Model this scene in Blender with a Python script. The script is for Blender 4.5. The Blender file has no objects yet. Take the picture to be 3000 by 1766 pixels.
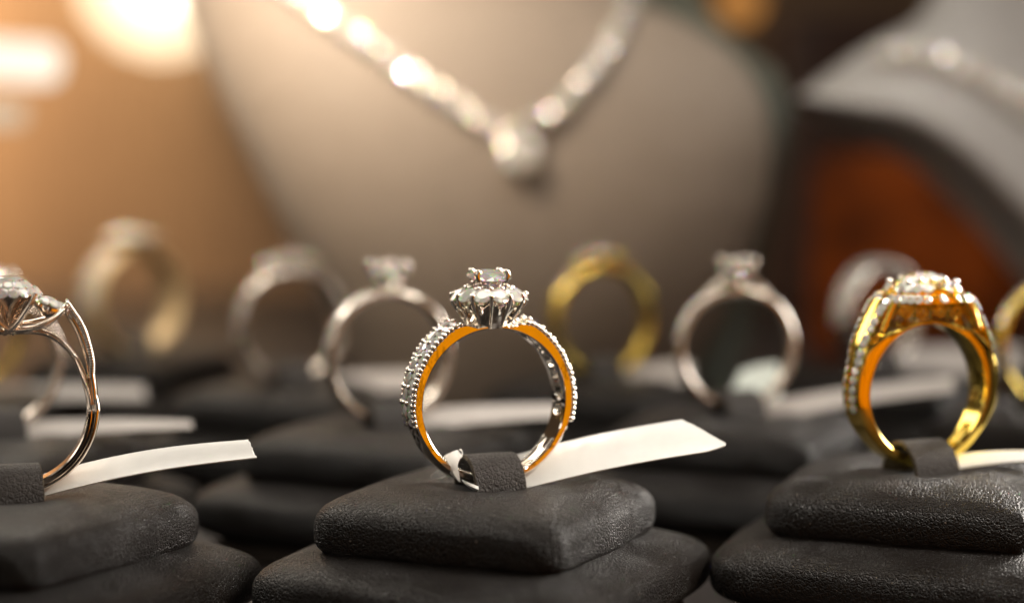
import bpy, bmesh, math, random
from mathutils import Vector, Matrix
random.seed(7)
# units: 1 Blender unit = 1 centimetre (a jewellery display is a hand-sized place)
S = bpy.context.scene
S.unit_settings.system = 'METRIC'; S.unit_settings.scale_length = 0.01
COL = S.collection
R = math.radians
PI = math.pi
sin, cos = math.sin, math.cos

# ------------------------------------------------------------------ camera
EYE = Vector((0, -23, 5.4)); PITCH = R(4.4); FPX = 5750.0
FWD = Vector((0, cos(PITCH), -sin(PITCH))); UP = Vector((0, sin(PITCH), cos(PITCH)))
cam = bpy.data.cameras.new('camera'); camo = bpy.data.objects.new('camera', cam); COL.objects.link(camo)
camo.location = EYE; camo.rotation_euler = (PI/2-PITCH, 0, 0)
cam.sensor_width = 36; cam.sensor_fit = 'HORIZONTAL'; cam.lens = FPX/3000*36
cam.clip_start = 0.5; cam.clip_end = 500
cam.dof.use_dof = True; cam.dof.focus_distance = 22.55
APR = 0.44                                   # radius of the lens opening, cm
cam.dof.aperture_fstop = cam.lens*1e-3/(2*APR)
S.camera = camo

def P(u, v, Y):
    "the world point at depth Y seen at reference position (u, v)"
    d = Vector((1, 0, 0))*((u-1500)/FPX) + UP*(-(v-883)/FPX) + FWD
    return EYE + d*((Y-EYE.y)/d.y)

# ------------------------------------------------------------------ mesh helpers
class MB:
    def __init__(s): s.v = []; s.f = []
    def add(s, vs, fs):
        o = len(s.v); s.v += [tuple(p) for p in vs]; s.f += [tuple(i+o for i in f) for f in fs]; return s
    def tube(s, path, rad, n=10, closed=False, flat=1.0, up=None, twist=0.0):
        path = [Vector(p) for p in path]; m = len(path)
        if not hasattr(rad, '__len__'): rad = [rad]*m
        vs = []; N = None
        for i, p in enumerate(path):
            a = path[(i-1) % m] if (closed or i > 0) else p
            b = path[(i+1) % m] if (closed or i < m-1) else p
            t = (b-a).normalized()
            if up is not None: N = Vector(up)
            elif N is None:
                N = Vector((0, 0, 1)) if abs(t.z) < .8 else Vector((0, 1, 0))
            N = (N - t*N.dot(t)).normalized(); B = t.cross(N)
            for k in range(n):
                q = 2*PI*k/n + twist*i
                vs.append(p + N*(cos(q)*rad[i]) + B*(sin(q)*rad[i]*flat))
        fs = []
        for i in range(m if closed else m-1):
            for k in range(n):
                fs.append((i*n+k, i*n+(k+1) % n, ((i+1) % m)*n+(k+1) % n, ((i+1) % m)*n+k))
        if not closed:
            fs.append(tuple(range(n-1, -1, -1))); fs.append(tuple((m-1)*n+k for k in range(n)))
        return s.add(vs, fs)
    def ball(s, c, r, nu=10, nv=6, sc=(1, 1, 1)):
        c = Vector(c); vs = [c+Vector((0, 0, r*sc[2]))]
        for j in range(1, nv):
            for i in range(nu):
                a = PI*j/nv; b = 2*PI*i/nu
                vs.append(c+Vector((r*sin(a)*cos(b)*sc[0], r*sin(a)*sin(b)*sc[1], r*cos(a)*sc[2])))
        vs.append(c-Vector((0, 0, r*sc[2]))); fs = []
        for i in range(nu):
            fs.append((0, 1+i, 1+(i+1) % nu)); L = len(vs)-1; o = 1+(nv-2)*nu
            fs.append((L, o+(i+1) % nu, o+i))
        for j in range(nv-2):
            for i in range(nu):
                a = 1+j*nu+i; b = 1+j*nu+(i+1) % nu
                fs.append((a, a+nu, b+nu, b))
        return s.add(vs, fs)
    def lathe(s, prof, n=32, c=(0, 0, 0), mod=None):
        vs = []; m = len(prof)
        for j, (r, z) in enumerate(prof):
            for i in range(n):
                a = 2*PI*i/n; rr, zz = (mod(j, a, r, z) if mod else (r, z))
                vs.append((c[0]+rr*cos(a), c[1]+rr*sin(a), c[2]+zz))
        fs = [(j*n+i, j*n+(i+1) % n, (j+1)*n+(i+1) % n, (j+1)*n+i) for j in range(m-1) for i in range(n)]
        fs.append(tuple(range(n-1, -1, -1))); fs.append(tuple((m-1)*n+i for i in range(n)))
        return s.add(vs, fs)
    def loft(s, loops, closed=False, cap=True):
        n = len(loops[0]); m = len(loops); vs = [p for l in loops for p in l]; fs = []
        for j in range(m if closed else m-1):
            for i in range(n):
                fs.append((j*n+i, j*n+(i+1) % n, ((j+1) % m)*n+(i+1) % n, ((j+1) % m)*n+i))
        if cap and not closed:
            fs.append(tuple(range(n-1, -1, -1))); fs.append(tuple((m-1)*n+i for i in range(n)))
        return s.add(vs, fs)
    def mesh(s, name, smooth=40):
        me = bpy.data.meshes.new(name); me.from_pydata(s.v, [], s.f); me.update()
        bm = bmesh.new(); bm.from_mesh(me); bmesh.ops.recalc_face_normals(bm, faces=bm.faces); bm.to_mesh(me); bm.free()
        if smooth:
            me.shade_smooth()
            if smooth < 180: me.set_sharp_from_angle(angle=R(smooth))
        return me
    def build(s, name, mat, parent=None, smooth=40, loc=None, rot=None):
        return link(s.mesh(name, smooth), name, mat, parent, loc, rot)

def link(me, name, mat, parent=None, loc=None, rot=None):
    o = bpy.data.objects.new(name, me); COL.objects.link(o)
    if mat is not None and not me.materials: me.materials.append(mat)
    if parent is not None: o.parent = parent
    if loc is not None: o.location = loc
    if rot is not None: o.rotation_euler = rot
    return o

def tag(o, label=None, cat=None, group=None, kind=None):
    if label: o['label'] = label
    if cat: o['category'] = cat
    if group: o['group'] = group
    if kind: o['kind'] = kind
    return o

def empty(name, loc, rz, label, cat, group=None):
    o = bpy.data.objects.new(name, None); COL.objects.link(o); o.empty_display_size = .3
    o.location = loc; o.rotation_euler = (0, 0, rz)
    return tag(o, label, cat, group)

def copy_tree(o, parent=None):
    c = o.copy(); COL.objects.link(c)
    if parent is not None: c.parent = parent
    for ch in list(o.children): copy_tree(ch, c)
    return c

def lerp(a, b, t): return a+(b-a)*t
def smooth(a, b, x):
    t = min(1, max(0, (x-a)/(b-a))); return t*t*(3-2*t)
def interp(xs, ys, x):
    if x <= xs[0]: return ys[0]
    for i in range(len(xs)-1):
        if x <= xs[i+1]: return lerp(ys[i], ys[i+1], (x-xs[i])/(xs[i+1]-xs[i]))
    return ys[-1]
def spline(pts, n):
    "Catmull-Rom through pts, n samples per span"
    pts = [Vector(p) for p in pts]; out = []
    q = [pts[0]*2-pts[1]]+pts+[pts[-1]*2-pts[-2]]
    for i in range(1, len(q)-2):
        a, b, c, d = q[i-1:i+3]
        for k in range(n):
            t = k/n
            out.append(.5*((2*b)+(c-a)*t+(2*a-5*b+4*c-d)*t*t+(3*b-a-3*c+d)*t**3))
    out.append(pts[-1]); return out

# ------------------------------------------------------------------ materials
def mat(name):
    m = bpy.data.materials.new(name); m.use_nodes = True; nt = m.node_tree
    for n in list(nt.nodes): nt.nodes.remove(n)
    out = nt.nodes.new('ShaderNodeOutputMaterial')
    return m, nt, out
def N(nt, typ, **kw):
    n = nt.nodes.new(typ)
    for k, v in kw.items():
        if k in n.inputs: n.inputs[k].default_value = v
        else: setattr(n, k, v)
    return n
def ramp(nt, stops):
    n = nt.nodes.new('ShaderNodeValToRGB'); cr = n.color_ramp
    while len(cr.elements) < len(stops): cr.elements.new(.5)
    for e, (p, c) in zip(cr.elements, stops): e.position = p; e.color = (*c, 1)
    return n
def principled(name, col, col2=None, scale=8, rough=.5, rvar=.1, metal=0, bump=0, bscale=40, spec=.5, sheen=0, detail=4):
    m, nt, out = mat(name); L = nt.links.new
    b = N(nt, 'ShaderNodeBsdfPrincipled', Metallic=metal)
    b.inputs['Specular IOR Level'].default_value = spec
    if sheen: b.inputs['Sheen Weight'].default_value = sheen
    tc = N(nt, 'ShaderNodeTexCoord'); nz = N(nt, 'ShaderNodeTexNoise', Scale=scale, Detail=detail)
    L(tc.outputs['Object'], nz.inputs['Vector'])
    cr = ramp(nt, [(.3, col), (.7, col2 or col)]); L(nz.outputs['Fac'], cr.inputs['Fac']); L(cr.outputs['Color'], b.inputs['Base Color'])
    mr = N(nt, 'ShaderNodeMapRange'); mr.inputs['To Min'].default_value = max(0.02, rough-rvar); mr.inputs['To Max'].default_value = rough+rvar
    L(nz.outputs['Fac'], mr.inputs['Value']); L(mr.outputs['Result'], b.inputs['Roughness'])
    if bump:
        n2 = N(nt, 'ShaderNodeTexNoise', Scale=bscale, Detail=3); L(tc.outputs['Object'], n2.inputs['Vector'])
        bp = N(nt, 'ShaderNodeBump', Strength=1.0, Distance=bump); L(n2.outputs['Fac'], bp.inputs['Height']); L(bp.outputs['Normal'], b.inputs['Normal'])
    L(b.outputs['BSDF'], out.inputs['Surface'])
    return m

M = {}
M['white_gold'] = principled('white_gold', (.84, .785, .71), (.89, .84, .77), rough=.05, rvar=.02, metal=1, scale=5, bump=.006, bscale=3.5)
M['rose_gold'] = principled('rose_gold', (.84, .74, .64), (.88, .79, .70), rough=.15, rvar=.06, metal=1, scale=5)
M['satin_gold'] = principled('satin_white_gold', (.76, .70, .63), (.80, .74, .67), rough=.22, rvar=.05, metal=1, scale=5)
M['dull_gold'] = principled('dull_gold', (.62, .46, .24), (.68, .52, .30), rough=.5, rvar=.06, metal=.25, scale=5)
M['yellow_gold'] = principled('yellow_gold', (.90, .65, .12), (.93, .70, .16), rough=.14, rvar=.05, metal=1, scale=5)
M['pale_gold'] = principled('pale_gold', (.88, .70, .42), (.92, .76, .5), rough=.24, rvar=.06, metal=1, scale=5)
M['paper'] = principled('paper', (.69, .68, .65), (.73, .72, .69), rough=.65, scale=6, bump=.002, bscale=60)
M['dimmed_paper'] = principled('dimmed_paper', (.42, .385, .36), (.46, .425, .40), rough=.65, scale=6)  # tag paper darkened to stand in for dimmer light on the rear rows
M['pale_paper'] = principled('pale_paper', (.66, .72, .66), (.70, .76, .70), rough=.6, scale=6)
M['bust'] = principled('bust_leatherette', (.262, .213, .168), (.285, .234, .188), rough=.62, rvar=.05, scale=3, bump=.004, bscale=30)
M['bust_grey'] = principled('grey_leatherette', (.30, .28, .26), (.34, .32, .30), rough=.6, rvar=.05, scale=3, bump=.004, bscale=30)
M['felt'] = principled('grey_green_felt', (.10, .11, .09), (.12, .13, .105), rough=.9, scale=4)
M['counter'] = principled('counter', (.035, .029, .028), (.05, .041, .039), rough=.45, scale=2, bump=.003, bscale=30)
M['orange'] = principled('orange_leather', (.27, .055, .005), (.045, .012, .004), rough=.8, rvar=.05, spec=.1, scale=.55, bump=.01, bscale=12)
M['brown_leather'] = principled('brown_leather', (.07, .03, .018), (.05, .022, .014), rough=.5, scale=1)
M['cut_edge'] = principled('cut_leather_edge', (.035, .026, .018), (.10, .08, .055), rough=.9, scale=45, bump=.02, bscale=60)
M['dark_metal'] = principled('dark_metal', (.05, .045, .04), (.06, .055, .05), rough=.4, metal=1)
M['base'] = principled('base_board', (.05, .04, .032), (.09, .07, .055), rough=.8, scale=20, bump=.01, bscale=40)

def leather(name, c1, c2, scale, strength, rough=.40):
    m, nt, out = mat(name); L = nt.links.new
    tc = N(nt, 'ShaderNodeTexCoord')
    nz = N(nt, 'ShaderNodeTexNoise', Scale=7.0, Detail=3)
    L(tc.outputs['Object'], nz.inputs['Vector'])
    mx = N(nt, 'ShaderNodeVectorMath', operation='MULTIPLY_ADD'); mx.inputs[1].default_value = (.035, .035, .035)
    L(nz.outputs['Color'], mx.inputs[0]); L(tc.outputs['Object'], mx.inputs[2])
    vo = N(nt, 'ShaderNodeTexVoronoi', Scale=scale, Randomness=1.0); vo.feature = 'DISTANCE_TO_EDGE'
    L(mx.outputs[0], vo.inputs['Vector'])
    v2 = N(nt, 'ShaderNodeTexVoronoi', Scale=scale*1.9); v2.feature = 'DISTANCE_TO_EDGE'
    L(mx.outputs[0], v2.inputs['Vector'])
    r1 = N(nt, 'ShaderNodeMapRange', interpolation_type='SMOOTHSTEP'); r1.inputs['From Max'].default_value = .20
    L(vo.outputs['Distance'], r1.inputs['Value'])
    r2 = N(nt, 'ShaderNodeMapRange', interpolation_type='SMOOTHSTEP'); r2.inputs['From Max'].default_value = .22; r2.inputs['To Max'].default_value = .45
    L(v2.outputs['Distance'], r2.inputs['Value'])
    ad = N(nt, 'ShaderNodeMath', operation='ADD'); L(r1.outputs[0], ad.inputs[0]); L(r2.outputs[0], ad.inputs[1])
    fine = N(nt, 'ShaderNodeTexNoise', Scale=60.0, Detail=2); L(tc.outputs['Object'], fine.inputs['Vector'])
    a2 = N(nt, 'ShaderNodeMath', operation='MULTIPLY_ADD'); L(fine.outputs['Fac'], a2.inputs[0]); a2.inputs[1].default_value = .5; L(ad.outputs[0], a2.inputs[2])
    big = N(nt, 'ShaderNodeTexNoise', Scale=1.3, Detail=3); L(tc.outputs['Object'], big.inputs['Vector'])
    st = N(nt, 'ShaderNodeMapRange'); st.inputs['From Min'].default_value = .3; st.inputs['From Max'].default_value = .7
    st.inputs['To Min'].default_value = strength*.45; st.inputs['To Max'].default_value = strength
    L(big.outputs['Fac'], st.inputs['Value'])
    bp = N(nt, 'ShaderNodeBump', Distance=.026); L(a2.outputs[0], bp.inputs['Height']); L(st.outputs[0], bp.inputs['Strength'])
    b = N(nt, 'ShaderNodeBsdfPrincipled'); L(bp.outputs['Normal'], b.inputs['Normal']); b.inputs['Specular IOR Level'].default_value = .29
    cr = ramp(nt, [(.35, c1), (.7, c2)]); L(big.outputs['Fac'], cr.inputs['Fac']); v3 = N(nt, 'ShaderNodeTexVoronoi', Scale=4.5); L(tc.outputs['Object'], v3.inputs['Vector'])
    near = N(nt, 'ShaderNodeMath', operation='LESS_THAN'); near.inputs[1].default_value = .05; L(v3.outputs['Distance'], near.inputs[0])
    sx = N(nt, 'ShaderNodeSeparateXYZ'); L(v3.outputs['Color'], sx.inputs[0])
    some = N(nt, 'ShaderNodeMath', operation='GREATER_THAN'); some.inputs[1].default_value = .62; L(sx.outputs['X'], some.inputs[0])
    lint = N(nt, 'ShaderNodeMath', operation='MULTIPLY'); L(near.outputs[0], lint.inputs[0]); L(some.outputs[0], lint.inputs[1])
    lc = N(nt, 'ShaderNodeMix', data_type='RGBA'); L(lint.outputs[0], lc.inputs[0]); L(cr.outputs['Color'], lc.inputs[6]); lc.inputs[7].default_value = (.22, .19, .16, 1)
    L(lc.outputs[2], b.inputs['Base Color'])
    rr = N(nt, 'ShaderNodeMapRange'); rr.inputs['To Min'].default_value = rough+.10; rr.inputs['To Max'].default_value = rough-.05
    L(big.outputs['Fac'], rr.inputs['Value']); L(rr.outputs[0], b.inputs['Roughness'])
    L(b.outputs['BSDF'], out.inputs['Surface'])
    return m
M['leather'] = leather('black_leatherette', (.0085, .0062, .005), (.012, .0092, .0078), 20, .95, .34)
M['strap'] = leather('strap_leatherette', (.048, .043, .041), (.062, .056, .053), 17, .8, .5)

def diamond(name, tint=(1, 1, 1), lustre=.5, fire=.038, mirror=.4):
    "three clear refractors, one per colour, each bending a little more (the stone's fire), under a bright outer lustre"
    m, nt, out = mat(name); L = nt.links.new
    prev = None
    for c, ior in (((tint[0], 0, 0), 2.42-fire), ((0, tint[1], 0), 2.42), ((0, 0, tint[2]), 2.42+fire)):
        g = N(nt, 'ShaderNodeBsdfGlass', Roughness=0.0, IOR=ior); g.inputs['Color'].default_value = (*c, 1)
        if prev is None: prev = g.outputs[0]
        else:
            a = N(nt, 'ShaderNodeAddShader'); L(prev, a.inputs[0]); L(g.outputs[0], a.inputs[1]); prev = a.outputs[0]
    d = N(nt, 'ShaderNodeBsdfPrincipled', Roughness=.05, Metallic=mirror); d.inputs['Base Color'].default_value = (1, .97, .91, 1)
    mx = N(nt, 'ShaderNodeMixShader'); mx.inputs[0].default_value = lustre
    L(prev, mx.inputs[1]); L(d.outputs[0], mx.inputs[2]); L(mx.outputs[0], out.inputs['Surface'])
    return m
M['diamond'] = diamond('diamond', (1, .97, .91), .40)
M['small_diamond'] = diamond('small_diamond', (1, .97, .90), .56, .038, .3)
M['fire_diamond'] = diamond('fire_diamond', (1, .97, .92), .34, .085)
def clear(name):
    m, nt, out = mat(name); b = N(nt, 'ShaderNodeBsdfPrincipled', Roughness=.12, IOR=1.4)
    b.inputs['Base Color'].default_value = (.9, .9, .88, 1); b.inputs['Transmission Weight'].default_value = .9
    nt.links.new(b.outputs[0], out.inputs[0]); return m
M['clear_film'] = clear('clear_film')
def glow(name, col, st):
    m, nt, out = mat(name); e = N(nt, 'ShaderNodeEmission', Strength=st); e.inputs['Color'].default_value = (*col, 1)
    nt.links.new(e.outputs[0], out.inputs[0]); return m
M['bulb'] = glow('lit_bulb', (1, .84, .62), 15)
M['tube_light'] = glow('lit_tube', (1, .86, .70), 1.35)
M['glowing_roll'] = glow('glowing_roll', (1, .78, .55), .72)  # glow added to a cream roll that is no lamp
M['amber_bulb'] = glow('lit_amber', (1, .42, .10), .55)

def frosted():
    m, nt, out = mat('frosted_glass'); t = N(nt, 'ShaderNodeBsdfTranslucent'); t.inputs['Color'].default_value = (.95, .9, .82, 1)
    c = N(nt, 'ShaderNodeBsdfTransparent'); x = N(nt, 'ShaderNodeMixShader'); x.inputs[0].default_value = .35
    nt.links.new(t.outputs[0], x.inputs[1]); nt.links.new(c.outputs[0], x.inputs[2]); nt.links.new(x.outputs[0], out.inputs[0]); return m
M['frosted'] = frosted()
def wall_mat():
    m, nt, out = mat('brown_wall'); L = nt.links.new
    tc = N(nt, 'ShaderNodeTexCoord'); mp = N(nt, 'ShaderNodeMapping'); mp.inputs['Scale'].default_value = (.10, .10, .05)
    L(tc.outputs['Object'], mp.inputs['Vector'])
    nz = N(nt, 'ShaderNodeTexNoise', Scale=1.0, Detail=3); L(mp.outputs[0], nz.inputs['Vector'])
    wv = N(nt, 'ShaderNodeTexWave', Scale=.6, Distortion=5.0, Detail=3); L(tc.outputs['Object'], wv.inputs['Vector'])
    cr = ramp(nt, [(.32, (.17, .10, .055)), (.5, (.36, .225, .125)), (.68, (.44, .28, .155))]); L(nz.outputs['Fac'], cr.inputs['Fac'])
    mx = N(nt, 'ShaderNodeMix', data_type='RGBA', blend_type='MULTIPLY'); mx.inputs[0].default_value = .35
    L(cr.outputs['Color'], mx.inputs[6]); L(wv.outputs['Color'], mx.inputs[7])
    b = N(nt, 'ShaderNodeBsdfPrincipled', Roughness=.55); L(mx.outputs[2], b.inputs['Base Color']); L(b.outputs[0], out.inputs[0])
    return m
M['wall'] = wall_mat()

# ------------------------------------------------------------------ gems
def gem_mesh(m_):
    bm = bmesh.new(); pts = []
    for k in range(8):
        a = PI/4*k; b = a+PI/8
        pts += [(.56*cos(a), .56*sin(a), .165), (.77*cos(b), .77*sin(b), .112)]
        pts += [(.22*cos(b), .22*sin(b), -.34)]
    for k in range(16):
        a = PI/8*k
        pts += [(cos(a), sin(a), .012), (cos(a), sin(a), -.012)]
    pts.append((0, 0, -.43))
    for p in pts: bm.verts.new(p)
    r = bmesh.ops.convex_hull(bm, input=bm.verts)
    bmesh.ops.dissolve_limit(bm, angle_limit=R(1), verts=bm.verts, edges=bm.edges)
    bmesh.ops.recalc_face_normals(bm, faces=bm.faces)
    me = bpy.data.meshes.new('brilliant'); bm.to_mesh(me); bm.free(); me.materials.append(M[m_])
    return me
FIRE = gem_mesh('fire_diamond'); GEM = gem_mesh('small_diamond'); BIG = gem_mesh('diamond')
def gem(name, parent, pos, nrm, r, spin=None):
    o = bpy.data.objects.new(name, BIG if name == 'centre_stone' and r > .24 else GEM); COL.objects.link(o); o.parent = parent
    q = Vector(nrm).normalized().to_track_quat('Z', 'Y')
    o.rotation_mode = 'QUATERNION'
    o.rotation_quaternion = q @ Matrix.Rotation(random.random()*6 if spin is None else spin, 4, 'Z').to_quaternion()
    o.location = pos; o.scale = (r, r, r)
    return o

# ------------------------------------------------------------------ rings: local X/Z in the plane of the hoop, Y its axis, origin at the hoop's lowest point
def ringpos(phi, r, y, cz):
    return Vector((r*sin(phi), y, cz+r*cos(phi)))
def band(section, cz, n=180, a0=-180, a1=180):
    closed = (a1-a0) >= 360; loops = []
    for i in range(n if closed else n+1):
        ph = a0+(a1-a0)*i/n
        loops.append([ringpos(R(ph), r, y, cz) for (y, r) in section(ph)])
    b = MB(); b.loft(loops, closed=closed); return b

def make_halo_ring(loc, rz, label, group):
    Rin = .88; cz = .98
    e = empty('diamond_ring', (loc[0], loc[1], loc[2]-cz), rz, label, 'ring', group)
    def th(a): return interp([0, 14, 20, 27, 60, 105, 130, 180], [.035, .04, .11, .145, .108, .098, .092, .085], a)
    def hw(a): return interp([0, 60, 110, 180], [.225, .235, .20, .145], a)
    def section(ph):
        a = abs(ph); t = th(a); w = hw(a); out = []
        rnd = smooth(100, 122, a); ro = Rin+t; chan = (1-rnd)*smooth(16, 24, a)
        m = smooth(20, 26, a)*(1-smooth(98, 104, a))
        for k in range(13):                                   # inner wall with the tear-shaped openings of the gallery
            s = -1+2*k/12; y = s*w*.93
            q = (a/13.0) % 1.0; side = 1 if int(a/13) % 2 else -1
            d = ((q-.5)/.44)**2 + ((s-side*.18*(q-.2))/.52)**2
            dep = .06*m*smooth(1.05, .72, d)
            g2 = 0
            if 122 < a < 172: g2 = .012*(1-smooth(.55, .7, abs(s)))
            out.append((y, Rin+dep+g2))
        out += [(w, Rin+.012), (w, ro-.012-.02*rnd), (w-.012-.02*rnd, ro)]
        out += [(w*.62, ro+.012*rnd), (w*.56, ro-.03*chan+.018*rnd), (0, ro-.035*chan+.028*rnd), (-w*.56, ro-.03*chan+.018*rnd), (-w*.62, ro+.012*rnd)]
        out += [(-w+.012+.02*rnd, ro), (-w, ro-.012-.02*rnd), (-w, Rin+.012)]
        return out
    bo = band(section, cz, n=540).build('band', M['white_gold'], e, smooth=38)
    # milgrain: beaded edges of the shoulders and the ridged lines inside the shank
    for sg in (-1, 1):
        for sy in (-1, 1):
            mg = MB(); a = 24.0
            while a < 106:
                mg.ball(ringpos(R(sg*a), Rin+th(a)+.010+random.uniform(-.004, .006), sy*(hw(a)-.022), cz), random.uniform(.034, .042), 8, 5)
                a += random.uniform(3.1, 3.9)
            mg.build('milgrain', M['white_gold'], bo, smooth=180)
            mg = MB(); a = 122.0
            while a < 168:
                mg.ball(ringpos(R(sg*a), Rin-.002, sy*hw(a)*.72, cz), .017, 6, 4); a += 1.75
            mg.build('milgrain', M['white_gold'], bo, smooth=180)
    # shoulder stones with their shared prong bars
    for sg in (-1, 1):
        k = 0; a = 31.0
        while a < 103:
            sz = .098-.0003*(a-30)
            r = Rin+th(a)+.055
            gem('side_stone', e, ringpos(R(sg*a), r, 0, cz), (sin(R(sg*a)), 0, cos(R(sg*a))), sz)
            b = MB(); ab = a-5.1; rb = Rin+th(ab)+.056
            pa = ringpos(R(sg*ab), rb, -.105, cz); pb = ringpos(R(sg*ab), rb, .105, cz)
            pc = ringpos(R(sg*ab), rb-.018, 0, cz)
            b.tube([pa, pc, pb], [.024, .017, .024], 8)
            for p_ in (pa, pb):
                b.ball(p_, .034, 10, 6)
                q = ringpos(R(sg*ab), rb-.14, (p_.y)*.95, cz); b.tube([p_, q], [.03, .034], 8)
            b.build('prong_bar', M['white_gold'], e, smooth=60)
            a += 10.4; k += 1
        # small pave stones between bar and beaded edge
        a = 28.0
        while a < 104:
            for sy in (-1, 1):
                gem('pave_stone', e, ringpos(R(sg*a), Rin+th(a)+.035, sy*.142, cz), (sin(R(sg*a)), sy*.6, cos(R(sg*a))), .050)
            a += 10.4/2
    # head
    nh = 12; T0 = R(15)
    def mod(j, a, r, z):
        c = cos(nh*(a-T0))            # +1 at a prong, -1 in the middle of a scallop
        if j in (3, 4): return r*(1+.02*c), z+.075*(c-.2)
        return r*(1+.035*c*min(1, j/2)), z
    bk = MB(); bk.lathe([(.20, .875), (.235, .88), (.30, 1.02), (.40, 1.20), (.375, 1.20), (.27, 1.03), (.17, .92), (.12, .90)], 144, (0, 0, cz), mod)
    bko = bk.build('basket', M['white_gold'], e, smooth=50)
    cup = MB()
    for k in range(nh):                                      # a little seat under each halo stone
        a = T0+2*PI*(k+.5)/nh; c = Vector((.345*cos(a), .345*sin(a), cz+1.27))
        for j in range(2): pass
        path = [c+Vector((.098*cos(q)*-sin(a)+.05*cos(a)*1, .098*cos(q)*cos(a)+.05*sin(a)*1, -.02+.10*-sin(q))) for q in [PI*i/10 for i in range(11)]]
        cup.tube(path, .014, 6)
    cup.build('stone_seat', M['white_gold'], bko, smooth=60)
    for k in range(nh):
        a = T0+2*PI*k/nh; b = MB(); u = Vector((cos(a), sin(a), 0))
        b.tube([u*.235+Vector((0, 0, cz+.885)), u*.33+Vector((0, 0, cz+1.03)), u*.42+Vector((0, 0, cz+1.16)), u*.44+Vector((0, 0, cz+1.26))], [.014, .020, .026, .028], 8)
        b.ball(u*.432+Vector((0, 0, cz+1.268)), .034, 10, 6)
        b.build('halo_prong', M['white_gold'], bko, smooth=60)
        b = MB(); b.ball(u*.272+Vector((0, 0, cz+1.345)), .032, 8, 5); b.tube([u*.272+Vector((0, 0, cz+1.345)), u*.26+Vector((0, 0, cz+1.2))], [.028, .03], 8)
        b.build('inner_bead', M['white_gold'], bko, smooth=60)
        a2 = a+PI/nh; u2 = Vector((cos(a2), sin(a2), 0))
        gem('halo_stone', e, u2*.385+Vector((0, 0, cz+1.275)), (u2.x*.85, u2.y*.85, 1), .118)
    # centre collar, four claws and the big stone
    col = MB(); col.tube([Vector((.205*cos(2*PI*i/48), .205*sin(2*PI*i/48), cz+1.415)) for i in range(48)], .018, 8, closed=True)
    col.tube([Vector((.16*cos(2*PI*i/48), .16*sin(2*PI*i/48), cz+1.33)) for i in range(48)], .02, 8, closed=True)
    col.build('collar', M['white_gold'], bko, smooth=60)
    for k in range(4):
        a = R(-90-30-20)+PI/2*k; u = Vector((cos(a), sin(a), 0)); b = MB()
        b.tube([u*.14+Vector((0, 0, cz+1.22)), u*.215+Vector((0, 0, cz+1.40)), u*.262+Vector((0, 0, cz+1.50)), u*.245+Vector((0, 0, cz+1.53))], [.03, .034, .037, .036], 10)
        b.ball(u*.238+Vector((0, 0, cz+1.532)), .043, 10, 7)
        b.build('claw', M['white_gold'], bko, smooth=60)
    g_ = gem('centre_stone', e, (0, 0, cz+1.475), (.0, -.17, 1), .265, .3); g_.scale = (.265, .265, .34)
    return e

def plain_section(Rin, th, hw, rnd=.5, groove=0):
    def section(ph):
        a = abs(ph); t = th(a); w = hw(a); ro = Rin+t; k = min(t, w)*.5*rnd
        out = [(-w*.9, Rin), (0, Rin-.004), (w*.9, Rin), (w, Rin+.015)]
        if groove: out += [(w, Rin+.33*t), (w-groove, Rin+.40*t), (w-groove, Rin+.62*t), (w, Rin+.70*t)]
        out += [(w, ro-k), (w-.35*k, ro-.35*k), (w-k, ro), (0, ro+.01), (-w+k, ro), (-w+.35*k, ro-.35*k), (-w, ro-k)]
        if groove: out += [(-w, Rin+.70*t), (-w+groove, Rin+.62*t), (-w+groove, Rin+.40*t), (-w, Rin+.33*t)]
        out += [(-w, Rin+.015)]
        return out
    return section

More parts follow.
